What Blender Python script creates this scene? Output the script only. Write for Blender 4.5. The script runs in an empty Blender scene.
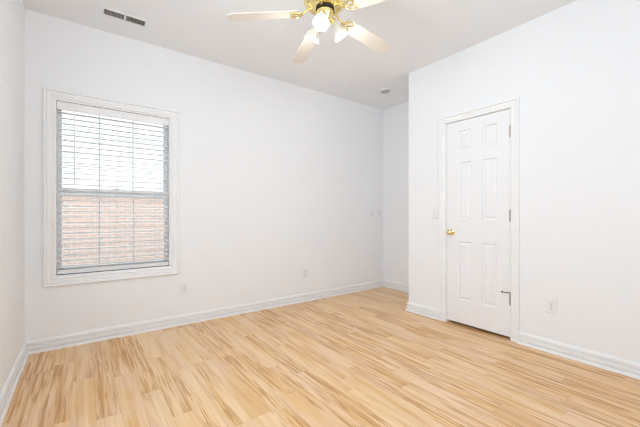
import bpy, bmesh, math, random
from mathutils import Vector, Matrix
random.seed(7)
C = bpy.context.scene.collection
PI = math.pi
R = math.radians

# ------------------------------------------------------------------ camera, world, lights, exposure
H = 2.74
YW, XL, XD, YC, XH, YB = 3.436, -0.375, 3.028, 2.383, 3.756, -0.55
sc = bpy.context.scene
cam_d = bpy.data.cameras.new('camera'); cam = bpy.data.objects.new('camera', cam_d); C.objects.link(cam)
cam_d.sensor_width = 36.0
cam_d.lens = 321.16 / 640 * 36.0
cam_d.shift_y = (215.28 - 213.5) / 640
cam_d.clip_start = 0.02
cam.location = (0, 0, 1.102)
cam.rotation_euler = (R(90), 0, R(53.63 - 90))
sc.camera = cam

w = bpy.data.worlds.new('sky'); sc.world = w; w.use_nodes = True
bg = w.node_tree.nodes['Background']
bg.inputs['Color'].default_value = (0.87, 0.94, 1.0, 1)
bg.inputs['Strength'].default_value = 3.3


def area(name, loc, rot, sx, sy, power, col):
    d = bpy.data.lights.new(name, 'AREA'); d.shape = 'RECTANGLE'; d.size = sx; d.size_y = sy
    d.energy = power; d.color = col
    o = bpy.data.objects.new(name, d); C.objects.link(o); o.location = loc; o.rotation_euler = rot
    return o


# fill lights set in two added windows, behind the camera and at the left
area('fill_light_behind', (0.90, YB - 0.06, 2.10), (R(90), 0, 0), 1.9, 0.84, 11, (0.76, 0.885, 1.0))

area('fill_light_side', (XL - 0.06, 1.25, 1.55), (0, R(-90), 0), 1.26, 1.36, 22, (0.76, 0.885, 1.0))

# sky portals: they add no light, they only guide the sky sampling through the window in view and the two added ones
for nm, loc, rot, sx, sy in (('portal_view', (0.25, YW + 0.155, 1.332), (R(-90), 0, 0), 0.886, 1.468),
                             ('portal_behind', (0.90, YB - 0.155, 2.10), (R(90), 0, 0), 2.0, 0.88),
                             ('portal_side', (XL - 0.155, 1.25, 1.55), (0, R(-90), 0), 1.30, 1.40)):
    p_ = area(nm, loc, rot, sx, sy, 1, (1, 1, 1)); p_.data.cycles.is_portal = True

vs = sc.view_settings
vs.view_transform = 'Standard'; vs.look = 'None'; vs.gamma = 1.0; vs.use_curve_mapping = False
vs.exposure = 0.08
sc.cycles.use_denoising = True
sc.cycles.use_adaptive_sampling = False
sc.cycles.filter_width = 1.1
sc.cycles.use_guiding = True
sc.cycles.max_bounces = 14
sc.cycles.diffuse_bounces = 10
sc.cycles.sample_clamp_indirect = 4


# ------------------------------------------------------------------ materials
def mat(name, col, rough=0.5, metal=0.0, emit=None, estr=0.0, bump=0.0, bscale=3, spec=None):
    m = bpy.data.materials.new(name); m.use_nodes = True
    nt = m.node_tree; b = nt.nodes['Principled BSDF']
    b.inputs['Base Color'].default_value = (*col, 1)
    b.inputs['Roughness'].default_value = rough
    b.inputs['Metallic'].default_value = metal
    if spec is not None: b.inputs['Specular IOR Level'].default_value = spec
    if emit:
        b.inputs['Emission Color'].default_value = (*emit, 1)
        b.inputs['Emission Strength'].default_value = estr
    tc = nt.nodes.new('ShaderNodeTexCoord')
    nz = nt.nodes.new('ShaderNodeTexNoise'); nz.inputs['Scale'].default_value = bscale
    nt.links.new(tc.outputs['Object'], nz.inputs['Vector'])
    # faint tonal variation of the finish itself
    mx = nt.nodes.new('ShaderNodeMix'); mx.data_type = 'RGBA'
    mx.inputs['A'].default_value = (*[c * 0.985 for c in col], 1)
    mx.inputs['B'].default_value = (*[min(1, c * 1.01) for c in col], 1)
    nt.links.new(nz.outputs['Fac'], mx.inputs['Factor'])
    nt.links.new(mx.outputs['Result'], b.inputs['Base Color'])
    if bump:
        bp = nt.nodes.new('ShaderNodeBump'); bp.inputs['Strength'].default_value = bump
        bp.inputs['Distance'].default_value = 0.002
        nt.links.new(nz.outputs['Fac'], bp.inputs['Height']); nt.links.new(bp.outputs['Normal'], b.inputs['Normal'])
    return m


WALL = mat('wall_paint', (0.865, 0.875, 0.895), 0.75, bump=0.08, bscale=220, spec=0.2)
CEIL = mat('ceiling_paint', (0.84, 0.85, 0.87), 0.9, bump=0.08, bscale=180, spec=0.1)
TRIM = mat('trim_gloss_paint', (0.87, 0.875, 0.885), 0.6, spec=0.3)
DOORM = mat('door_paint', (0.86, 0.865, 0.885), 0.45, spec=0.35)
VINYL = mat('window_vinyl', (0.92, 0.925, 0.93), 0.4)
SLATM = mat('blind_slat', (0.78, 0.785, 0.80), 0.45)
CORD = mat('blind_cord', (0.85, 0.85, 0.85), 0.8)
WAND = mat('clear_wand_plastic', (0.93, 0.93, 0.94), 0.3)
DETECT = mat('grey_detector_plastic', (0.50, 0.49, 0.47), 0.6)
DARK = mat('dark_gap', (0.03, 0.03, 0.032), 0.8)
PLASTIC = mat('switch_plastic', (0.83, 0.835, 0.84), 0.35)
IVORY = mat('ivory_plastic', (0.66, 0.64, 0.58), 0.4)
SLOT = mat('outlet_slot', (0.10, 0.10, 0.10), 0.6)
BRASS = mat('polished_brass', (0.92, 0.77, 0.38), 0.18, 1.0)
OLDBRASS = mat('aged_brass', (0.50, 0.34, 0.17), 0.35, 1.0)
NICKEL = mat('dull_hinge_metal', (0.20, 0.18, 0.15), 0.4, 0.8)
BRONZE = mat('dark_bronze', (0.22, 0.16, 0.10), 0.35, 0.9)
BLACK = mat('black_metal', (0.01, 0.01, 0.01), 0.4)
VENTM = mat('vent_enamel', (0.80, 0.80, 0.80), 0.4)
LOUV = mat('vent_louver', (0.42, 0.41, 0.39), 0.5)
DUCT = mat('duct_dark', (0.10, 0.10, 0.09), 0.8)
BLADE = mat('fan_blade_finish', (0.68, 0.64, 0.575), 0.4)
BULB = mat('bulb_glass', (0.9, 0.85, 0.7), 0.3, emit=(1.0, 0.86, 0.55), estr=0.45)
SIDING = mat('white_siding', (0.60, 0.59, 0.59), 0.6)
LEDGE_SHADE = mat('ledge_shade_grey', (0.30, 0.29, 0.29), 0.6)  # dark grey that paints in the shadow below the siding
LEAF = mat('shrub_leaf', (0.16, 0.22, 0.13), 0.6)


def shade_glass():
    m = bpy.data.materials.new('frosted_shade_glass'); m.use_nodes = True
    nt = m.node_tree; b = nt.nodes['Principled BSDF']; out = nt.nodes['Material Output']
    b.inputs['Base Color'].default_value = (0.74, 0.72, 0.65, 1); b.inputs['Roughness'].default_value = 0.35
    b.inputs['Emission Color'].default_value = (1.0, 0.95, 0.83, 1); b.inputs['Emission Strength'].default_value = 0.04
    tr = nt.nodes.new('ShaderNodeBsdfTranslucent'); tr.inputs['Color'].default_value = (0.95, 0.93, 0.88, 1)
    mx = nt.nodes.new('ShaderNodeMixShader'); mx.inputs[0].default_value = 0.12
    nt.links.new(b.outputs[0], mx.inputs[1]); nt.links.new(tr.outputs[0], mx.inputs[2]); nt.links.new(mx.outputs[0], out.inputs[0])
    return m


def glass():
    m = bpy.data.materials.new('window_glass'); m.use_nodes = True
    nt = m.node_tree; out = nt.nodes['Material Output']
    nt.nodes.remove(nt.nodes['Principled BSDF'])
    t = nt.nodes.new('ShaderNodeBsdfTransparent'); t.inputs['Color'].default_value = (0.96, 0.98, 0.97, 1)
    g = nt.nodes.new('ShaderNodeBsdfGlossy'); g.inputs['Roughness'].default_value = 0.02
    f = nt.nodes.new('ShaderNodeFresnel'); f.inputs['IOR'].default_value = 1.45
    mx = nt.nodes.new('ShaderNodeMixShader')
    nt.links.new(f.outputs[0], mx.inputs[0]); nt.links.new(t.outputs[0], mx.inputs[1]); nt.links.new(g.outputs[0], mx.inputs[2])
    nt.links.new(mx.outputs[0], out.inputs[0])
    return m


SHADE = shade_glass(); GLASS = glass()


def floor_mat():
    m = bpy.data.materials.new('laminate_planks'); m.use_nodes = True
    nt = m.node_tree; N = nt.nodes; L = nt.links
    b = N['Principled BSDF']

    def math_(op, a=None, bb=None, c=None):
        n = N.new('ShaderNodeMath'); n.operation = op
        for i, v in enumerate((a, bb, c)):
            if v is None: continue
            if isinstance(v, (int, float)): n.inputs[i].default_value = v
            else: L.new(v, n.inputs[i])
        return n.outputs[0]

    def comb(x, y, z=0.0):
        n = N.new('ShaderNodeCombineXYZ')
        for i, v in enumerate((x, y, z)):
            if isinstance(v, (int, float)): n.inputs[i].default_value = v
            else: L.new(v, n.inputs[i])
        return n.outputs[0]

    def white(v, d='2D'):
        n = N.new('ShaderNodeTexWhiteNoise'); n.noise_dimensions = d
        L.new(v, n.inputs['Vector' if d != '1D' else 'W']); return n

    def noise(v, s, det=4.0, rough=0.55, dist=0.0):
        n = N.new('ShaderNodeTexNoise'); L.new(v, n.inputs['Vector'])
        n.inputs['Scale'].default_value = s; n.inputs['Detail'].default_value = det
        n.inputs['Roughness'].default_value = rough; n.inputs['Distortion'].default_value = dist
        return n.outputs['Fac']

    def ramp(v, stops):
        n = N.new('ShaderNodeValToRGB'); L.new(v, n.inputs[0]); e = n.color_ramp.elements
        e[0].position, e[0].color = stops[0][0], (*stops[0][1], 1)
        e[1].position, e[1].color = stops[-1][0], (*stops[-1][1], 1)
        for p, c in stops[1:-1]:
            x = e.new(p); x.color = (*c, 1)
        return n.outputs[0]

    def mix(f, a, c, mode='MIX'):
        n = N.new('ShaderNodeMix'); n.data_type = 'RGBA'; n.blend_type = mode
        for k, v in (('Factor', f), ('A', a), ('B', c)):
            if isinstance(v, (int, float)): n.inputs[k].default_value = v
            elif isinstance(v, tuple): n.inputs[k].default_value = (*v, 1)
            else: L.new(v, n.inputs[k])
        return n.outputs['Result']

    tc = N.new('ShaderNodeTexCoord'); sp = N.new('ShaderNodeSeparateXYZ'); L.new(tc.outputs['Object'], sp.inputs[0])
    X, Y = sp.outputs[0], sp.outputs[1]
    W_, LEN = 0.1125, 0.86
    xs = math_('DIVIDE', math_('ADD', X, 0.169 + 10 * W_), W_)
    row = math_('FLOOR', xs); fx = math_('FRACT', xs)
    off = white(row, '1D').outputs['Value']
    ys = math_('ADD', math_('DIVIDE', Y, LEN), math_('ADD', math_('MULTIPLY', off, 5.0), 10.0))
    pid = math_('FLOOR', ys); fy = math_('FRACT', ys)
    wn = white(comb(row, pid)); rnd = wn.outputs['Value']
    sepc = N.new('ShaderNodeSeparateColor'); L.new(wn.outputs['Color'], sepc.inputs[0])
    r2, r3 = sepc.outputs[0], sepc.outputs[1]
    # grain coordinates, shifted on each plank
    gx = math_('ADD', X, math_('MULTIPLY', rnd, 31.0)); gy = math_('ADD', Y, math_('MULTIPLY', r2, 17.0))
    fine = noise(comb(gx, math_('MULTIPLY', gy, 0.015)), 150, 3, 0.6)
    mid = noise(comb(gx, math_('MULTIPLY', gy, 0.030)), 52, 2, 0.5, 0.2)
    wide = noise(comb(gx, math_('MULTIPLY', gy, 0.07)), 17, 2, 0.5, 0.3)
    base = ramp(rnd, [(0.0, (0.70, 0.41, 0.175)), (0.2, (0.77, 0.47, 0.205)), (0.6, (0.81, 0.52, 0.245)), (1.0, (0.86, 0.58, 0.30))])
    base = mix(ramp(wide, [(0.42, (0, 0, 0)), (0.62, (0.85, 0.85, 0.85))]), base, (0.88, 0.645, 0.395))
    pink = noise(comb(gx, math_('MULTIPLY', gy, 0.35)), 5, 2, 0.5)
    base = mix(ramp(pink, [(0.45, (0, 0, 0)), (0.65, (0.55, 0.55, 0.55))]), base, (0.86, 0.62, 0.45))
    mid2 = noise(comb(math_('ADD', gx, 7.3), math_('MULTIPLY', gy, 0.045)), 85, 2, 0.5, 0.3)
    streak = ramp(mid, [(0.48, (0, 0, 0)), (0.56, (0.55, 0.55, 0.55)), (0.66, (1, 1, 1))])
    ramt = ramp(math_('ADD', wide, math_('MULTIPLY', math_('SUBTRACT', r3, 0.5), 0.45)),
                [(0.36, (1, 1, 1)), (0.56, (0.08, 0.08, 0.08))])
    amt = math_('MULTIPLY', streak, ramt)
    col = mix(math_('MULTIPLY', amt, 0.85), base, (0.53, 0.26, 0.09))
    col = mix(math_('MULTIPLY', ramp(mid2, [(0.53, (0, 0, 0)), (0.62, (1, 1, 1))]), math_('MULTIPLY', ramt, 0.75)), col, (0.52, 0.235, 0.075))
    fr = ramp(fine, [(0.42, (0.0, 0.0, 0.0)), (0.66, (1, 1, 1))])
    col = mix(math_('MULTIPLY', fr, 0.28), col, (0.50, 0.27, 0.12))
    # joints
    ex = math_('MINIMUM', fx, math_('SUBTRACT', 1.0, fx)); ey = math_('MINIMUM', fy, math_('SUBTRACT', 1.0, fy))
    jx = math_('LESS_THAN', ex, 0.006); jy = math_('LESS_THAN', ey, 0.0014)
    j = math_('MAXIMUM', jx, jy)
    col = mix(math_('MULTIPLY', j, 0.30), col, (0.30, 0.17, 0.09))
    L.new(col, b.inputs['Base Color'])
    b.inputs['Roughness'].default_value = 0.36
    b.inputs['Specular IOR Level'].default_value = 0.42
    bp = N.new('ShaderNodeBump'); bp.inputs['Strength'].default_value = 0.12; bp.inputs['Distance'].default_value = 0.001
    L.new(math_('SUBTRACT', fine, j), bp.inputs['Height']); L.new(bp.outputs[0], b.inputs['Normal'])
    return m


def brick_mat():
    m = bpy.data.materials.new('outdoor_brick'); m.use_nodes = True
    nt = m.node_tree; b = nt.nodes['Principled BSDF']; b.inputs['Roughness'].default_value = 0.9
    tc = nt.nodes.new('ShaderNodeTexCoord'); sp = nt.nodes.new('ShaderNodeSeparateXYZ'); cb = nt.nodes.new('ShaderNodeCombineXYZ')
    nt.links.new(tc.outputs['Object'], sp.inputs[0]); nt.links.new(sp.outputs[0], cb.inputs[0]); nt.links.new(sp.outputs[2], cb.inputs[1])
    br = nt.nodes.new('ShaderNodeTexBrick'); nt.links.new(cb.outputs[0], br.inputs['Vector'])
    br.inputs['Scale'].default_value = 1.0; br.inputs['Brick Width'].default_value = 0.215; br.inputs['Row Height'].default_value = 0.075
    br.inputs['Mortar Size'].default_value = 0.008
    br.inputs['Color1'].default_value = (0.46, 0.28, 0.22, 1); br.inputs['Color2'].default_value = (0.32, 0.25, 0.23, 1)
    br.inputs['Mortar'].default_value = (0.58, 0.56, 0.55, 1)
    nz = nt.nodes.new('ShaderNodeTexNoise'); nz.inputs['Scale'].default_value = 3.0; nt.links.new(cb.outputs[0], nz.inputs['Vector'])
    mx = nt.nodes.new('ShaderNodeMix'); mx.data_type = 'RGBA'; nt.links.new(nz.outputs['Fac'], mx.inputs['Factor'])
    nt.links.new(br.outputs['Color'], mx.inputs['A']); mx.inputs['B'].default_value = (0.50, 0.37, 0.32, 1)
    nt.links.new(mx.outputs['Result'], b.inputs['Base Color'])
    return m


FLOORM = floor_mat(); BRICK = brick_mat()
GROUND = mat('pale_gravel_ground', (0.42, 0.41, 0.38), 0.9, bump=0.4, bscale=20)


# ------------------------------------------------------------------ mesh helpers
def obj(name, bm, m, parent=None, smooth=False, bevel=0.0, seg=2):
    bmesh.ops.recalc_face_normals(bm, faces=bm.faces)
    me = bpy.data.meshes.new(name); bm.to_mesh(me); bm.free(); me.materials.append(m)
    if smooth:
        for p in me.polygons: p.use_smooth = True
    o = bpy.data.objects.new(name, me); C.objects.link(o)
    if parent: o.parent = parent
    if bevel:
        b = o.modifiers.new('bevel', 'BEVEL'); b.width = bevel; b.segments = seg; b.limit_method = 'ANGLE'
    if smooth:
        try:
            me.set_sharp_from_angle(angle=R(40))
        except Exception:
            pass
    return o


def box(bm, x0, x1, y0, y1, z0, z1):
    vs_ = [bm.verts.new((x, y, z)) for x in (x0, x1) for y in (y0, y1) for z in (z0, z1)]
    for f in ((0, 1, 3, 2), (4, 6, 7, 5), (0, 4, 5, 1), (2, 3, 7, 6), (0, 2, 6, 4), (1, 5, 7, 3)):
        bm.faces.new([vs_[i] for i in f])


def boxes(*bs):
    bm = bmesh.new()
    for b in bs: box(bm, *b)
    return bm


def sweep(bm, path, frames, prof, closed=False, cap=True):
    """profile points (a,b) placed at every path point using its (A,B) axes"""
    rings = []
    for P, (A, B) in zip(path, frames):
        rings.append([bm.verts.new(Vector(P) + Vector(A) * a + Vector(B) * b) for a, b in prof])
    n = len(prof); k = len(rings)
    for i in range(k if closed else k - 1):
        r0, r1 = rings[i], rings[(i + 1) % k]
        for j in range(n):
            bm.faces.new((r0[j], r0[(j + 1) % n], r1[(j + 1) % n], r1[j]))
    if cap and not closed:
        bm.faces.new(rings[0]); bm.faces.new(rings[-1])


def tube(bm, pts, rad, n=10, closed=False):
    pts = [Vector(p) for p in pts]; k = len(pts); fr = []
    up = None
    for i in range(k):
        a = pts[(i - 1) % k] if (closed or i > 0) else pts[i]
        b = pts[(i + 1) % k] if (closed or i < k - 1) else pts[i]
        t = (b - a).normalized()
        if up is None: up = t.orthogonal().normalized()
        up = (up - t * up.dot(t)).normalized()
        fr.append((up.copy(), t.cross(up)))
    rr = rad if isinstance(rad, (list, tuple)) else [rad] * k
    rings = [[bm.verts.new(pts[i] + (fr[i][0] * math.cos(2 * PI * j / n) + fr[i][1] * math.sin(2 * PI * j / n)) * rr[i]) for j in range(n)] for i in range(k)]
    for i in range(k if closed else k - 1):
        r0, r1 = rings[i], rings[(i + 1) % k]
        for j in range(n): bm.faces.new((r0[j], r0[(j + 1) % n], r1[(j + 1) % n], r1[j]))
    if not closed:
        bm.faces.new(rings[0]); bm.faces.new(rings[-1])


def lathe(bm, prof, M=Matrix(), n=32, close=True, mod=None):
    """prof: (radius, height) list revolved about local Z, then moved by M"""
    rings = []
    for i, (r, z) in enumerate(prof):
        if r < 1e-6: rings.append([bm.verts.new(M @ Vector((0, 0, z)))])
        else:
            rings.append([bm.verts.new(M @ Vector(((r * (mod(i, 2 * PI * j / n) if mod else 1)) * math.cos(2 * PI * j / n),
                                                   (r * (mod(i, 2 * PI * j / n) if mod else 1)) * math.sin(2 * PI * j / n), z))) for j in range(n)])
    for a, b in zip(rings, rings[1:]):
        for j in range(n):
            j2 = (j + 1) % n
            if len(a) == 1 and len(b) == 1: continue
            if len(a) == 1: bm.faces.new((a[0], b[j], b[j2]))
            elif len(b) == 1: bm.faces.new((a[j], b[0], a[j2]))
            else: bm.faces.new((a[j], b[j], b[j2], a[j2]))
    if close:
        for r in (rings[0], rings[-1]):
            if len(r) > 1: bm.faces.new(r)


def empty(name, loc=(0, 0, 0), rot=(0, 0, 0)):
    o = bpy.data.objects.new(name, None); C.objects.link(o); o.location = loc; o.rotation_euler = rot
    o.empty_display_size = 0.05
    return o


def thing(name, label, cat, loc=(0, 0, 0), rot=(0, 0, 0), group=None):
    o = empty(name, loc, rot); o['label'] = label; o['category'] = cat
    if group: o['group'] = group
    return o


def struct(o, label, cat):
    o['kind'] = 'structure'; o['label'] = label; o['category'] = cat
    return o


def copy_tree(o, parent=None):
    c = o.copy(); C.objects.link(c); c.parent = parent
    for ch in list(o.children): copy_tree(ch, c)
    return c


# ------------------------------------------------------------------ room shell
T = 0.16
WX0, WX1, WZ0, WZ1 = -0.193, 0.695, 0.588, 2.070          # window opening
DY0, DY1, DZ = 1.272, 1.914, 2.056                        # closet door opening
BX0, BX1, BZ0, BZ1 = -0.10, 1.90, 1.66, 2.54               # added window behind the camera, for fill light
LW0, LW1, LWZ0, LWZ1 = 0.55, 1.95, 0.90, 2.20                # added side window left of the frame, for fill light

struct(obj('floor', boxes((XL - T, XH + T, YB - T, YW + T, -0.12, 0.0)), FLOORM),
       'blond laminate plank floor with brown streaks', 'floor')
struct(obj('ceiling', boxes((XL - T, XH + T, YB - T, YW + T, H, H + 0.12)), CEIL), 'flat white ceiling', 'ceiling')
struct(obj('wall_left', boxes((XL - T, XL, YB - T, LW0, 0, H), (XL - T, XL, LW1, YW + T, 0, H), (XL - T, XL, LW0, LW1, 0, LWZ0), (XL - T, XL, LW0, LW1, LWZ1, H)), WALL), 'white side wall at the left edge of the photo', 'wall')
struct(obj('wall_back', boxes((XL, WX0, YW, YW + T, 0, H), (WX1, XH, YW, YW + T, 0, H), (WX0, WX1, YW, YW + T, 0, WZ0),
                              (WX0, WX1, YW, YW + T, WZ1, H)), WALL), 'long white wall holding the window', 'wall')
struct(obj('wall_hall', boxes((XH, XH + T, YB - T, YW + T, 0, H)), WALL), 'white wall at the far end of the entry nook', 'wall')
TW = 0.115
struct(obj('wall_right', boxes((XD, XD + TW, DY1, YC, 0, H), (XD, XD + TW, YB, DY0, 0, H), (XD, XD + TW, DY0, DY1, DZ, H)), WALL),
       'white closet wall holding the panelled door', 'wall')
struct(obj('wall_closet', boxes((XD + TW, XH, YC - TW, YC, 0, H)), WALL), 'white closet end wall turning into the nook', 'wall')
struct(obj('wall_front', boxes((XL, BX0, YB - T, YB, 0, H), (BX1, XH, YB - T, YB, 0, H), (BX0, BX1, YB - T, YB, 0, BZ0),
                               (BX0, BX1, YB - T, YB, BZ1, H)), WALL), 'white wall behind the camera', 'wall')

# baseboards: tall board with cap and a quarter round shoe
BP = [(0, 0), (0.028, 0), (0.0275, 0.010), (0.024, 0.017), (0.020, 0.0215), (0.0020, 0.0225), (0.0020, 0.0330), (0.018, 0.0340), (0.018, 0.0585),
      (0.0170, 0.0600), (0.0020, 0.0610), (0.0020, 0.0710), (0.0150, 0.0720), (0.0150, 0.086), (0.010, 0.096), (0.004, 0.1015), (0, 0.1025)]


def baseboard(name, pts, normals, label):
    """pts along the wall foot, normals = mitred outward directions"""
    bm = bmesh.new()
    sweep(bm, pts, [(n, (0, 0, 1)) for n in normals], BP)
    return struct(obj(name, bm, TRIM), label, 'baseboard')


CW = 0.070   # casing width
baseboard('baseboard_left', [(XL, YB, 0), (XL, YW, 0)], [(1, 0, 0), (1, -1, 0)], 'white baseboard along the left wall')
baseboard('baseboard_back', [(XL, YW, 0), (XH, YW, 0)], [(1, -1, 0), (-1, -1, 0)], 'white baseboard along the window wall')
baseboard('baseboard_hall', [(XH, YW, 0), (XH, YC, 0)], [(-1, -1, 0), (-1, 0, 0)], 'white baseboard at the end of the nook')
baseboard('baseboard_closet', [(XD + 0.7, YC, 0), (XD, YC, 0), (XD, DY1 + CW - 0.008, 0)], [(0, 1, 0), (-1, 1, 0), (-1, 0, 0)],
          'white baseboard wrapping the closet corner left of the door')
baseboard('baseboard_right', [(XD, DY0 - CW + 0.008, 0), (XD, YB, 0)], [(-1, 0, 0), (-1, 0, 0)], 'white baseboard right of the closet door')
baseboard('baseboard_front', [(XL + 0.03, YB, 0), (XD - 0.03, YB, 0)], [(0, 1, 0), (0, 1, 0)], 'white baseboard behind the camera')

# casing profile: (across from inner edge to outer edge, thickness)
CP = [(0, 0), (0, 0.010), (0.004, 0.013), (0.012, 0.014), (0.015, 0.010), (0.019, 0.010), (0.024, 0.014), (0.044, 0.016), (0.049, 0.012), (0.052, 0.012), (0.055, 0.024), (0.064, 0.026), (0.070, 0.022), (0.070, 0)]


def casing_mesh(corners, diags, nrm, closed):
    bm = bmesh.new()
    sweep(bm, corners, [(d, nrm) for d in diags], CP, closed=closed)
    return bm


# ------------------------------------------------------------------ window in view
win = struct(empty('window_1', (0.25, YW, WZ0)), 'white double-hung window with gridded sashes behind the blind', 'window')
iw = Matrix.Translation(-Vector(win.location))


def wobj(name, bm, m, parent=win, **k):
    bm.transform(iw); return obj(name, bm, m, parent, **k)


wobj('window_casing', casing_mesh([(WX0, YW, WZ0), (WX1, YW, WZ0), (WX1, YW, WZ1), (WX0, YW, WZ1)],
                                  [(-1, 0, -1), (1, 0, -1), (1, 0, 1), (-1, 0, 1)], (0, -1, 0), True), TRIM)
J = 0.012
wobj('window_jamb', boxes((WX0, WX0 + J, YW, YW + T, WZ0, WZ1), (WX1 - J, WX1, YW, YW + T, WZ0, WZ1),
                          (WX0 + J, WX1 - J, YW, YW + T, WZ1 - J, WZ1), (WX0 + J, WX1 - J, YW, YW + T, WZ0, WZ0 + J)), TRIM)


def sash(name, z0, z1, y, rail_b, rail_t):
    x0, x1 = WX0 + J, WX1 - J; d = 0.028; s = 0.030
    o = wobj(name, boxes((x0, x0 + s, y, y + d, z0, z1), (x1 - s, x1, y, y + d, z0, z1),
                         (x0 + s, x1 - s, y, y + d, z0, z0 + rail_b), (x0 + s, x1 - s, y, y + d, z1 - rail_t, z1)), VINYL, bevel=0.002)
    gx0, gx1, gz0, gz1 = x0 + s, x1 - s, z0 + rail_b, z1 - rail_t
    for k in (1, 2):
        c = gx0 + (gx1 - gx0) * k / 3
        wobj('muntin', boxes((c - 0.005, c + 0.005, y + 0.009, y + 0.019, gz0, gz1)), VINYL, o)
    wobj('pane', boxes((gx0, gx1, y + 0.0125, y + 0.0155, gz0, gz1)), GLASS, o)
    return o


sash('upper_sash', 1.298, WZ1 - J, YW + 0.118, 0.038, 0.035)
ls = sash('lower_sash', WZ0 + J, 1.338, YW + 0.086, 0.050, 0.040)
bm = bmesh.new(); box(bm, 0.225, 0.275, YW + 0.098, YW + 0.112, 1.338, 1.346); box(bm, 0.245, 0.262, YW + 0.084, YW + 0.1, 1.346, 1.352)
wobj('sash_lock', bm, VINYL, ls)

# horizontal blind mounted inside the opening
bl = thing('window_blind', 'white horizontal slat blind hanging lowered and open inside the window', 'blind', (0.25, YW + 0.04, WZ1 - J))
ib = Matrix.Translation(-Vector(bl.location))


def bobj(name, bm, m, parent=bl, **k):
    bm.transform(ib); return obj(name, bm, m, parent, **k)


SX0, SX1, SY = WX0 + J + 0.004, WX1 - J - 0.004, YW + 0.040
bobj('head_rail', boxes((SX0 + 0.003, SX1 - 0.003, SY - 0.018, SY + 0.026, WZ1 - J - 0.045, WZ1 - J - 0.002)), VINYL)
bm = bmesh.new()
sweep(bm, [(SX0 - 0.001, SY - 0.030, WZ1 - J - 0.004), (SX1 + 0.001, SY - 0.030, WZ1 - J - 0.004)], [((0, 1, 0), (0, 0, -1))] * 2,
      [(0.006, 0), (0.0, 0), (-0.002, 0.006), (-0.002, 0.014), (0.001, 0.018), (0.001, 0.050), (-0.002, 0.054), (-0.002, 0.062), (0.001, 0.068), (0.006, 0.068)])
bobj('valance', bm, TRIM)
PITCH = 0.0465
zs = []
z = WZ1 - J - 0.088
while z > 0.665:
    zs.append(z); z -= PITCH
tilt = R(5.0)
first = None
sm = bmesh.new()
path = [(SX0, 0, 0), (SX1, 0, 0)]
prof = []
for k in range(9):
    a = -0.025 + 0.05 * k / 8; prof.append((a, 0.0022 * (1 - (a / 0.025) ** 2) + 0.0026))
for k in range(8, -1, -1):
    a = -0.025 + 0.05 * k / 8; prof.append((a, 0.0022 * (1 - (a / 0.025) ** 2) - 0.0026))
ca, sa = math.cos(tilt), math.sin(tilt)
sweep(sm, [(SX0 - 0.25, 0, 0), (SX1 - 0.25, 0, 0)], [((0, ca, sa), (0, -sa, ca))] * 2, prof)
slat = obj('slat', sm, SLATM, bl)
slat.location = (0, 0, zs[0] - bl.location.z)
for z in zs[1:]:
    s2 = slat.copy(); C.objects.link(s2); s2.location = (0, 0, z - bl.location.z)
bobj('bottom_rail', boxes((SX0, SX1, SY - 0.025, SY + 0.025, 0.608, 0.640)), SLATM, bevel=0.004)
for x in (-0.12, 0.25, 0.62):
    bm = bmesh.new()
    for dy in (-0.0275, 0.0275): tube(bm, [(x, SY + dy, 0.638), (x, SY + dy, WZ1 - J - 0.046)], 0.0011, 6)
    bobj('ladder_cord', bm, CORD)
bm = bmesh.new(); tube(bm, [(-0.062, SY - 0.036, 1.985), (-0.062, SY - 0.037, 1.37)], [0.0045, 0.0052], 8)
bobj('tilt_wand', bm, WAND)

# ------------------------------------------------------------------ unseen window added behind the camera to brighten the room
w2 = struct(empty('added_window_behind', (0.90, YB, BZ0)), 'wide high window added in the wall behind the camera for fill light', 'window')
iw2 = Matrix.Translation(-Vector(w2.location))
bm = casing_mesh([(BX0, YB, BZ0), (BX1, YB, BZ0), (BX1, YB, BZ1), (BX0, YB, BZ1)], [(-1, 0, -1), (1, 0, -1), (1, 0, 1), (-1, 0, 1)], (0, 1, 0), True)
bm.transform(iw2); obj('window_casing', bm, TRIM, w2)  # casing of the added window
bm = boxes((BX0, BX0 + 0.05, YB - 0.11, YB - 0.07, BZ0, BZ1), (BX1 - 0.05, BX1, YB - 0.11, YB - 0.07, BZ0, BZ1),
           (0.88, 0.92, YB - 0.11, YB - 0.07, BZ0, BZ1), (BX0, BX1, YB - 0.109, YB - 0.071, BZ0, BZ0 + 0.05), (BX0, BX1, YB - 0.109, YB - 0.071, BZ1 - 0.05, BZ1))
bm.transform(iw2); obj('added_window_frame', bm, VINYL, w2)
bm = boxes((BX0 + 0.05, BX1 - 0.05, YB - 0.092, YB - 0.088, BZ0 + 0.05, BZ1 - 0.05)); bm.transform(iw2); obj('pane', bm, GLASS, w2)  # pane of the added window

w3 = struct(empty('added_window_side', (XL, 1.25, LWZ0)), 'wide window added in the left wall, out of frame, for fill light', 'window')  # unseen window, added to brighten the door wall and the nook
iw3 = Matrix.Translation(-Vector(w3.location))
bm = casing_mesh([(XL, LW0, LWZ0), (XL, LW1, LWZ0), (XL, LW1, LWZ1), (XL, LW0, LWZ1)], [(0, -1, -1), (0, 1, -1), (0, 1, 1), (0, -1, 1)], (1, 0, 0), True)
bm.transform(iw3); obj('window_casing', bm, TRIM, w3)  # casing of the added side window
a, b = XL - 0.11, XL - 0.07
bm = boxes((a, b, LW0, LW0 + 0.05, LWZ0, LWZ1), (a, b, LW1 - 0.05, LW1, LWZ0, LWZ1), (a, b, 1.23, 1.27, LWZ0, LWZ1),
           (a + .001, b - .001, LW0, LW1, LWZ0, LWZ0 + 0.05), (a + .001, b - .001, LW0, LW1, LWZ1 - 0.05, LWZ1))
bm.transform(iw3); obj('added_window_frame', bm, VINYL, w3)
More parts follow.
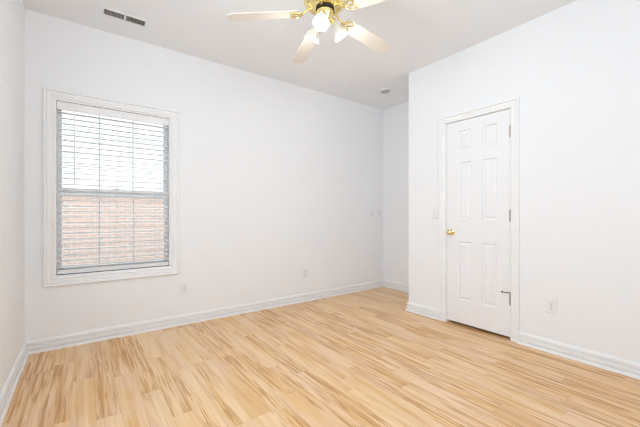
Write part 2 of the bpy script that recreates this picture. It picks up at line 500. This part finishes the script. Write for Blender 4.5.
bm = boxes((XL - 0.092, XL - 0.088, LW0 + 0.05, LW1 - 0.05, LWZ0 + 0.05, LWZ1 - 0.05)); bm.transform(iw3); obj('pane', bm, GLASS, w3)  # pane of the added side window

# ------------------------------------------------------------------ closet door
door = struct(empty('door_1', (XD, 1.593, 0)), 'white six-panel closet door, closed, with a round brass knob', 'door')
idr = Matrix.Translation(-Vector(door.location))


def dobj(name, bm, m, parent=door, **k):
    bm.transform(idr); return obj(name, bm, m, parent, **k)


JY0, JY1 = DY0, DY1
bm = bmesh.new()
e = 0.006
sweep(bm, [(XD, JY1 - e, 0), (XD, JY1 - e, DZ - e), (XD, JY0 + e, DZ - e), (XD, JY0 + e, 0)],
      [((0, 1, 0), (-1, 0, 0)), ((0, 1, 1), (-1, 0, 0)), ((0, -1, 1), (-1, 0, 0)), ((0, -1, 0), (-1, 0, 0))], CP)
dobj('door_casing', bm, TRIM)
dobj('door_jamb', boxes((XD - 0.001, XD + TW, JY1 - 0.012, JY1, 0, DZ), (XD - 0.001, XD + TW, JY0, JY0 + 0.012, 0, DZ),
                        (XD - 0.001, XD + TW, JY0 + 0.012, JY1 - 0.012, DZ - 0.0085, DZ),
                        (XD + 0.045, XD + 0.057, JY1 - 0.024, JY1 - 0.012, 0, DZ - 0.0085), (XD + 0.045, XD + 0.057, JY0 + 0.012, JY0 + 0.024, 0, DZ - 0.0085),
                        (XD + 0.045, XD + 0.057, JY0 + 0.024, JY1 - 0.024, DZ - 0.021, DZ - 0.0085)), TRIM)
LX, LY0, LY1, LZ0, LZ1 = XD + 0.006, 1.288, 1.899, 0.026, 2.043
ycut = [LY0, 1.402, 1.537, 1.644, 1.781, LY1]
zcut = [LZ0, 0.255, 0.840, 1.058, 1.630, 1.758, 1.945, LZ1]
bm = bmesh.new()


def quad(*ps):
    bm.faces.new([bm.verts.new(p) for p in ps])


for i in range(5):
    for k in range(7):
        y0, y1, z0, z1 = ycut[i], ycut[i + 1], zcut[k], zcut[k + 1]
        if i in (1, 3) and k in (1, 3, 5):
            rings = [(0, 0), (0.004, 0.010), (0.010, 0.014), (0.017, 0.014), (0.034, 0.003), (0.036, 0.003)]
            rs = [[(LX + d, y0 + q, z0 + q), (LX + d, y1 - q, z0 + q), (LX + d, y1 - q, z1 - q), (LX + d, y0 + q, z1 - q)] for q, d in rings]
            for a, b in zip(rs, rs[1:]):
                for t in range(4): quad(a[t], a[(t + 1) % 4], b[(t + 1) % 4], b[t])
            quad(*rs[-1])
        else:
            quad((LX, y0, z0), (LX, y1, z0), (LX, y1, z1), (LX, y0, z1))
BX = LX + 0.035
quad((BX, LY0, LZ0), (BX, LY0, LZ1), (BX, LY1, LZ1), (BX, LY1, LZ0))
quad((LX, LY0, LZ0), (BX, LY0, LZ0), (BX, LY1, LZ0), (LX, LY1, LZ0))
quad((LX, LY0, LZ1), (LX, LY1, LZ1), (BX, LY1, LZ1), (BX, LY0, LZ1))
quad((LX, LY0, LZ0), (LX, LY0, LZ1), (BX, LY0, LZ1), (BX, LY0, LZ0))
quad((LX, LY1, LZ0), (BX, LY1, LZ0), (BX, LY1, LZ1), (LX, LY1, LZ1))
bmesh.ops.remove_doubles(bm, verts=bm.verts, dist=1e-5)
leaf = dobj('door_leaf', bm, DOORM)
MX = Matrix.Translation((LX, 1.845, 0.931)) @ Matrix.Rotation(R(-90), 4, 'Y')     # local z -> -x
bm = bmesh.new()
lathe(bm, [(0, -0.001), (0.031, -0.001), (0.031, 0.003), (0.028, 0.006), (0.016, 0.009), (0.0115, 0.013), (0.0105, 0.024), (0.013, 0.030), (0.022, 0.035),
           (0.0265, 0.043), (0.0275, 0.051), (0.025, 0.058), (0.018, 0.063), (0.008, 0.0655), (0, 0.066)], MX, 28, close=False)
k_ = dobj('knob', bm, BRASS, leaf, smooth=True)
k_['label'] = 'polished brass knob'
o = dobj('latch_plate', boxes((LX - 0.0015, LX + 0.012, LY1 - 0.0015, LY1 + 0.0015, 0.900, 0.960)), OLDBRASS, leaf)
for i, (zc, m_, lb) in enumerate(((1.841, OLDBRASS, 'gold-toned hinge'), (1.096, NICKEL, 'dark hinge'), (0.358, NICKEL, 'dark hinge'))):
    bm = bmesh.new(); y = LY0 - 0.0025
    for q in range(5):
        za = zc - 0.048 + q * 0.0192
        tube(bm, [(LX - 0.005, y, za + 0.0006), (LX - 0.005, y, za + 0.0186)], 0.0058, 10)
    tube(bm, [(LX - 0.005, y, zc - 0.052), (LX - 0.005, y, zc + 0.052)], 0.0035, 8)
    lathe(bm, [(0, 0.052), (0.005, 0.052), (0.0055, 0.055), (0.003, 0.058), (0, 0.059)], Matrix.Translation((LX - 0.005, y, zc)), 10, close=False)
    box(bm, LX - 0.001, LX + 0.001, LY0, LY0 + 0.004, zc - 0.046, zc + 0.046)
    h = dobj('hinge', bm, m_, leaf); h['label'] = lb
bm = bmesh.new(); y = LY0 - 0.0025
tube(bm, [(LX - 0.005, y, 0.4165), (LX - 0.005, y, 0.4225)], 0.010, 12)
tube(bm, [(LX - 0.012, y + 0.004, 0.4195), (LX - 0.030, y + 0.030, 0.4195), (LX - 0.028, y + 0.058, 0.4195)], 0.0038, 8)
tube(bm, [(LX - 0.028, y + 0.056, 0.4195), (LX - 0.020, y + 0.064, 0.4195)], 0.008, 10)
ds = dobj('door_stop', bm, BRONZE, leaf); ds['label'] = 'bronze hinge-pin door stop'

# ------------------------------------------------------------------ outlets and switches
def plate_bm(w_, h_):
    bm = bmesh.new(); a, b = w_ / 2, h_ / 2
    rings = [(0, 0), (0, 0.003), (0.0035, 0.0058), (0.006, 0.0062)]
    rs = [[bm.verts.new((sx * (a - q), -d, sz * (b - q))) for sx, sz in ((-1, -1), (1, -1), (1, 1), (-1, 1))] for q, d in rings]
    for p, q in zip(rs, rs[1:]):
        for t in range(4): bm.faces.new((p[t], p[(t + 1) % 4], q[(t + 1) % 4], q[t]))
    bm.faces.new(rs[0]); bm.faces.new(rs[-1])
    return bm


def make_outlet(label, loc, rz):
    t = thing('wall_outlet', label, 'outlet', loc, (0, 0, rz), 'duplex outlets low on the walls')
    obj('cover_plate', plate_bm(0.072, 0.116), PLASTIC, t)
    for s in (1, -1):
        bm = bmesh.new()
        pts = []
        for k in range(24):
            a = 2 * PI * k / 24; pts.append((0.0172 * math.cos(a), max(-0.0135, min(0.0135, 0.0172 * math.sin(a)))))
        A = [bm.verts.new((x, -0.005, s * 0.0195 + z)) for x, z in pts]; B = [bm.verts.new((x * .96, -0.0078, s * 0.0195 + z * .96)) for x, z in pts]
        for k in range(24): bm.faces.new((A[k], A[(k + 1) % 24], B[(k + 1) % 24], B[k]))
        bm.faces.new(B); bm.faces.new(A)
        soc = obj('socket', bm, PLASTIC, t)
        bm = boxes((-0.0078, -0.0052, -0.0082, -0.0070, s * 0.0195 - 0.001, s * 0.0195 + 0.0085), (0.0052, 0.0078, -0.0082, -0.0070, s * 0.0195, s * 0.0195 + 0.008))
        tube(bm, [(0, -0.0070, s * 0.0195 - 0.007), (0, -0.0082, s * 0.0195 - 0.007)], 0.0028, 10)
        obj('slots', bm, SLOT, soc)
    bm = bmesh.new(); tube(bm, [(0, -0.0055, 0), (0, -0.0072, 0)], 0.003, 10); obj('screw', bm, NICKEL, t)
    return t


# back wall faces -y (no turn); closet wall faces -x (turn -90)
o1 = make_outlet('white outlet low on the window wall, just right of the window', (0.822, YW, 0.362), 0)
o2 = copy_tree(o1); o2.location = (2.30, YW, 0.360); o2['label'] = 'white outlet low on the window wall, far from the window toward the nook'
o3 = copy_tree(o1); o3.location = (XD, 0.975, 0.372); o3.rotation_euler = (0, 0, R(-90)); o3['label'] = 'white outlet low on the closet wall, right of the door'


def make_switch(label, loc, rz, m):
    t = thing('light_switch', label, 'switch', loc, (0, 0, rz), 'toggle light switches')
    obj('cover_plate', plate_bm(0.072, 0.116), PLASTIC, t)
    obj('switch_collar', boxes((-0.006, 0.006, -0.0075, -0.0055, -0.013, 0.013)), m, t)
    bm = bmesh.new()
    sweep(bm, [(-0.0042, 0, 0), (0.0042, 0, 0)], [((0, -1, 0), (0, 0, 1))] * 2, [(0.006, -0.008), (0.0075, -0.008), (0.018, 0.006), (0.0165, 0.011), (0.006, 0.006)])
    obj('toggle', bm, m, t)
    for s in (-1, 1):
        bm = bmesh.new(); tube(bm, [(0, -0.0055, s * 0.030), (0, -0.0070, s * 0.030)], 0.003, 10)
        obj('screw', bm, NICKEL, t)
    return t


s1 = make_switch('light switch on the window wall, left one of the pair by the nook corner', (3.505, YW, 1.129), 0, IVORY)
s2 = copy_tree(s1); s2.location = (3.665, YW, 1.129); s2['label'] = 'light switch on the window wall, right one of the pair nearest the nook corner'
s3 = make_switch('white toggle light switch on the closet wall, left of the door', (XD, 2.037, 1.127), R(-90), PLASTIC)

# ------------------------------------------------------------------ ceiling vent
VX0, VX1, VY0, VY1 = 0.130, 0.422, 3.050, 3.132
v = thing('ceiling_vent', 'white louvred air vent in the ceiling above the window', 'vent', ((VX0 + VX1) / 2, (VY0 + VY1) / 2, H))
iv = Matrix.Translation(-Vector(v.location))
F = 0.022
bm = bmesh.new()
sweep(bm, [(VX0, VY0, H), (VX1, VY0, H), (VX1, VY1, H), (VX0, VY1, H)], [((-1, -1, 0), (0, 0, -1)), ((1, -1, 0), (0, 0, -1)), ((1, 1, 0), (0, 0, -1)), ((-1, 1, 0), (0, 0, -1))],
      [(0, 0), (0, 0.008), (0.004, 0.009), (0.018, 0.006), (0.022, 0.001), (0.022, 0)], closed=True)
bm.transform(iv); obj('vent_frame', bm, VENTM, v)
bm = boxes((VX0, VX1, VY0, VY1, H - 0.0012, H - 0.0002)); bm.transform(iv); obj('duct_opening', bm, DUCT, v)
xm = (VX0 + VX1) / 2
bm = boxes((xm - 0.006, xm + 0.006, VY0, VY1, H - 0.010, H - 0.0012)); bm.transform(iv); obj('center_bar', bm, VENTM, v)
for side in (0, 1):
    a, b = (VX0, xm - 0.006) if side == 0 else (xm + 0.006, VX1)
    n = 14
    for k in range(n):
        xc = a + (b - a) * (k + 0.5) / n
        bm = bmesh.new(); th = R(-38 if side == 0 else 38)
        c, s = math.cos(th), math.sin(th)
        sweep(bm, [(xc, VY0, H - 0.0060), (xc, VY1, H - 0.0060)], [((s, 0, c), (c, 0, -s))] * 2, [(-0.0042, -0.0006), (0.0042, -0.0006), (0.0042, 0.0006), (-0.0042, 0.0006)])
        bm.transform(iv); obj('louver', bm, LOUV, v)

# ------------------------------------------------------------------ smoke detector
sd = thing('smoke_detector', 'round flat grey-white detector on the ceiling above the nook', 'smoke detector', (3.185, 2.885, H))
bm = bmesh.new(); lathe(bm, [(0, 0), (0.080, 0), (0.080, -0.007), (0.076, -0.012), (0, -0.012)], n=36, close=False); obj('mounting_base', bm, VENTM, sd)
bm = bmesh.new(); lathe(bm, [(0, -0.012), (0.062, -0.012), (0.062, -0.017), (0.055, -0.022), (0.020, -0.024), (0, -0.024)], n=36, close=False)
obj('sensor_cover', bm, DETECT, sd)
bm = bmesh.new(); lathe(bm, [(0.030, -0.0235), (0.030, -0.0250), (0.034, -0.0250), (0.034, -0.0235)], n=24); obj('sensor_ring', bm, SLOT, sd)

# ------------------------------------------------------------------ ceiling fan
FX, FY = 1.256, 1.652
fan = thing('ceiling_fan', 'polished brass ceiling fan with cream-white blades and a lit three-shade light kit', 'ceiling fan', (FX, FY, H))
zf = lambda z: z - H
bm = bmesh.new(); lathe(bm, [(0.072, 0), (0.070, -0.012), (0.052, -0.038), (0.024, -0.052), (0.0, -0.052)], n=36); obj('canopy', bm, BRASS, fan, smooth=True)
bm = bmesh.new(); tube(bm, [(0, 0, -0.045), (0, 0, zf(2.59))], 0.012, 16); obj('downrod', bm, BRASS, fan, smooth=True)
bm = bmesh.new(); lathe(bm, [(0.0, zf(2.600)), (0.030, zf(2.600)), (0.060, zf(2.590)), (0.118, zf(2.575)), (0.133, zf(2.560)), (0.136, zf(2.545)), (0.131, zf(2.540)), (0.131, zf(2.500)),
                             (0.137, zf(2.495)), (0.137, zf(2.478)), (0.128, zf(2.460)), (0.108, zf(2.445)), (0.086, zf(2.437)), (0.066, zf(2.434)), (0, zf(2.434))], n=48, close=False)
obj('motor_housing', bm, BRASS, fan, smooth=True)
bm = bmesh.new()
lathe(bm, [(0, zf(2.436)), (0.060, zf(2.436)), (0.060, zf(2.422)), (0, zf(2.422))], n=36, close=False)
obj('rotor_collar', bm, BLACK, fan)
bm = bmesh.new(); lathe(bm, [(0, zf(2.423)), (0.048, zf(2.423)), (0.056, zf(2.414)), (0.056, zf(2.385)), (0.050, zf(2.376)), (0.050, zf(2.362)), (0.040, zf(2.350)), (0.022, zf(2.343)), (0.010, zf(2.336)), (0, zf(2.335))], n=40, close=False)
sh_ = obj('switch_housing', bm, BRASS, fan, smooth=True)
# blades with their irons
BR0, BR1 = 0.165, 0.624
outline = []
for k in range(13):
    r = BR0 + (0.56 - BR0) * k / 12
    outline.append((r, 0.048 + 0.010 * (k / 12) ** 0.8))
for k in range(1, 10):
    a = PI / 2 * k / 10
    outline.append((0.56 + (BR1 - 0.56) * math.sin(a), 0.058 * math.cos(a) ** 0.55))
top = [(r, h) for r, h in outline]
loop = top + [(BR1, 0.0)] + [(r, -h) for r, h in reversed(top)]
ZR, ZT = zf(2.400), zf(2.364)
ph0 = 2.54394902
slope = math.atan2(ZT - ZR, BR1 - BR0)
for k in range(5):
    a = ph0 - k * 2 * PI / 5
    M_ = Matrix.Rotation(a, 4, 'Z') @ Matrix.Translation((BR0, 0, ZR)) @ Matrix.Rotation(-slope, 4, 'Y') @ Matrix.Rotation(R(-11), 4, 'X')
    bm = bmesh.new()
    A = [bm.verts.new(M_ @ Vector((r - BR0, h, 0.003))) for r, h in loop]; B = [bm.verts.new(M_ @ Vector((r - BR0, h, -0.003))) for r, h in loop]
    bm.faces.new(A); bm.faces.new(B[::-1])
    for j in range(len(loop)): bm.faces.new((A[j], A[(j + 1) % len(loop)], B[(j + 1) % len(loop)], B[j]))
    bd = obj('blade', bm, BLADE, fan)
    Mi = Matrix.Rotation(a, 4, 'Z')
    bm = bmesh.new()
    zt = ZR
    tube(bm, [Mi @ Vector((0.078, 0, zf(2.4325))), Mi @ Vector((0.110, 0, zf(2.428))), Mi @ Vector((0.130, 0, zf(2.410))), Mi @ Vector((0.147, 0, zf(2.396)))],
         [0.010, 0.009, 0.007, 0.007], 10)
    # open heart-shaped bracket under the blade root
    P = [(-0.022, 0), (-0.010, 0.020), (0.012, 0.036), (0.040, 0.040), (0.058, 0.030), (0.048, 0.014), (0.030, 0.0), (0.048, -0.014), (0.058, -0.030), (0.040, -0.040), (0.012, -0.036), (-0.010, -0.020)]
    tube(bm, [M_ @ Vector((x, y, -0.0075)) for x, y in P], 0.0048, 8, closed=True)
    for x, y in ((0.045, 0.030), (0.045, -0.030), (0.018, 0.0)):
        lathe(bm, [(0, -0.003), (0.007, -0.003), (0.007, -0.007), (0.003, -0.010), (0, -0.0102)], M_ @ Matrix.Translation((x, y, 0)), 10, close=False)
    tube(bm, [M_ @ Vector((-0.024, 0, -0.0075)), M_ @ Vector((0.022, 0, -0.0065))], 0.004, 8)
    ir = obj('blade_iron', bm, BRASS, bd, smooth=True)
# three glass shades
for ang in (R(222), R(102), R(-18)):
    tl = R(35)
    base = Vector((0.050 * math.cos(ang), 0.050 * math.sin(ang), zf(2.372)))
    # local +z of the shade points down and outwards
    d = Vector((math.sin(tl) * math.cos(ang), math.sin(tl) * math.sin(ang), -math.cos(tl)))
    q = Vector((0, 0, 1)).rotation_difference(d).to_matrix().to_4x4()
    M_ = Matrix.Translation(base) @ q
    bm = bmesh.new()
    tube(bm, [Vector((0.020 * math.cos(ang), 0.020 * math.sin(ang), zf(2.372))), base + d * 0.002], 0.009, 10)
    lathe(bm, [(0.010, -0.004), (0.020, 0.0), (0.025, 0.010), (0.025, 0.020), (0.021, 0.022)], M_, 24)
    obj('lamp_holder', bm, BRASS, fan, smooth=True)
    bm = bmesh.new()
    PR = [(0.021, 0.014), (0.025, 0.026), (0.030, 0.044), (0.034, 0.066), (0.039, 0.086), (0.048, 0.104), (0.058, 0.118),
          (0.056, 0.118), (0.046, 0.105), (0.037, 0.087), (0.032, 0.066), (0.028, 0.044), (0.023, 0.026), (0.019, 0.015)]
    PR = [(q * 0.88, h_) for q, h_ in PR]
    amp = [0, .01, .02, .03, .04, .06, .08, .08, .06, .04, .03, .02, .01, 0]
    lathe(bm, PR, M_, 48, close=False, mod=lambda i, t: 1 + amp[i] * math.cos(6 * t))
    sd_ = obj('lamp_shade', bm, SHADE, fan, smooth=True)
    bm = bmesh.new()
    lathe(bm, [(0.010, 0.018), (0.012, 0.040), (0.022, 0.058), (0.027, 0.074), (0.024, 0.090), (0.014, 0.099), (0, 0.102)], M_, 20, close=False)
    obj('bulb', bm, BULB, sd_, smooth=True)
    ld = bpy.data.lights.new('fan_lamp', 'POINT'); ld.energy = 3.6; ld.color = (1.0, 0.96, 0.89); ld.shadow_soft_size = 0.03
    lo = bpy.data.objects.new('fan_lamp', ld); C.objects.link(lo); lo.location = Vector((FX, FY, H)) + M_.to_translation() + d * 0.135

# ------------------------------------------------------------------ outdoors, seen through the blind
g = obj('yard_ground', boxes((-14, 14, YW + T + 0.05, 30, -0.35, -0.15)), GROUND)
g['kind'] = 'structure'; g['label'] = 'pale ground outside the window'; g['category'] = 'ground'
hb = thing('neighbor_house', 'brick house with white siding above, seen through the blind', 'house', (0, 9.0, -0.15))
bm = boxes((-9, 9, 0, 0.3, 0, 1.70)); obj('brick_wall', bm, BRICK, hb)
bm = bmesh.new()
for k in range(22):
    z0 = 1.80 + k * 0.14
    sweep(bm, [(-9.05, 0, z0), (9.05, 0, z0)], [((0, -1, 0), (0, 0, 1))] * 2, [(-0.3, 0), (0.030, 0), (0.004, 0.14), (-0.3, 0.14)])
obj('siding', bm, SIDING, hb)
bm = boxes((-9.03, 9.03, -0.05, 0.3, 1.70, 1.80)); obj('ledge_shade_strip', bm, LEDGE_SHADE, hb)  # strip coloured dark to stand in for the shadow below the siding
sb = thing('shrub', 'low green shrub outside at the foot of the brick wall', 'shrub', (4.3, 8.1, -0.15))
bm = bmesh.new()
for k in range(420):
    a = random.uniform(0, 2 * PI); rr = 0.55 * math.sqrt(random.random()); zz = random.uniform(0.02, 0.42) * (1 - (rr / 0.62) ** 2) + 0.03
    c = Vector((rr * math.cos(a), rr * math.sin(a), zz)); u_ = Vector((random.gauss(0, 1), random.gauss(0, 1), random.gauss(0, 1))).normalized()
    v_ = u_.orthogonal().normalized(); s = 0.035
    bm.faces.new([bm.verts.new(c + u_ * s), bm.verts.new(c + v_ * s * .5), bm.verts.new(c - u_ * s), bm.verts.new(c - v_ * s * .5)])
obj('foliage', bm, LEAF, sb)
bm = bmesh.new()
for k in range(7):
    a = 2 * PI * k / 7; tube(bm, [(0, 0, 0), (0.2 * math.cos(a), 0.2 * math.sin(a), 0.3)], [0.012, 0.005], 6)
obj('stems', bm, NICKEL, sb)
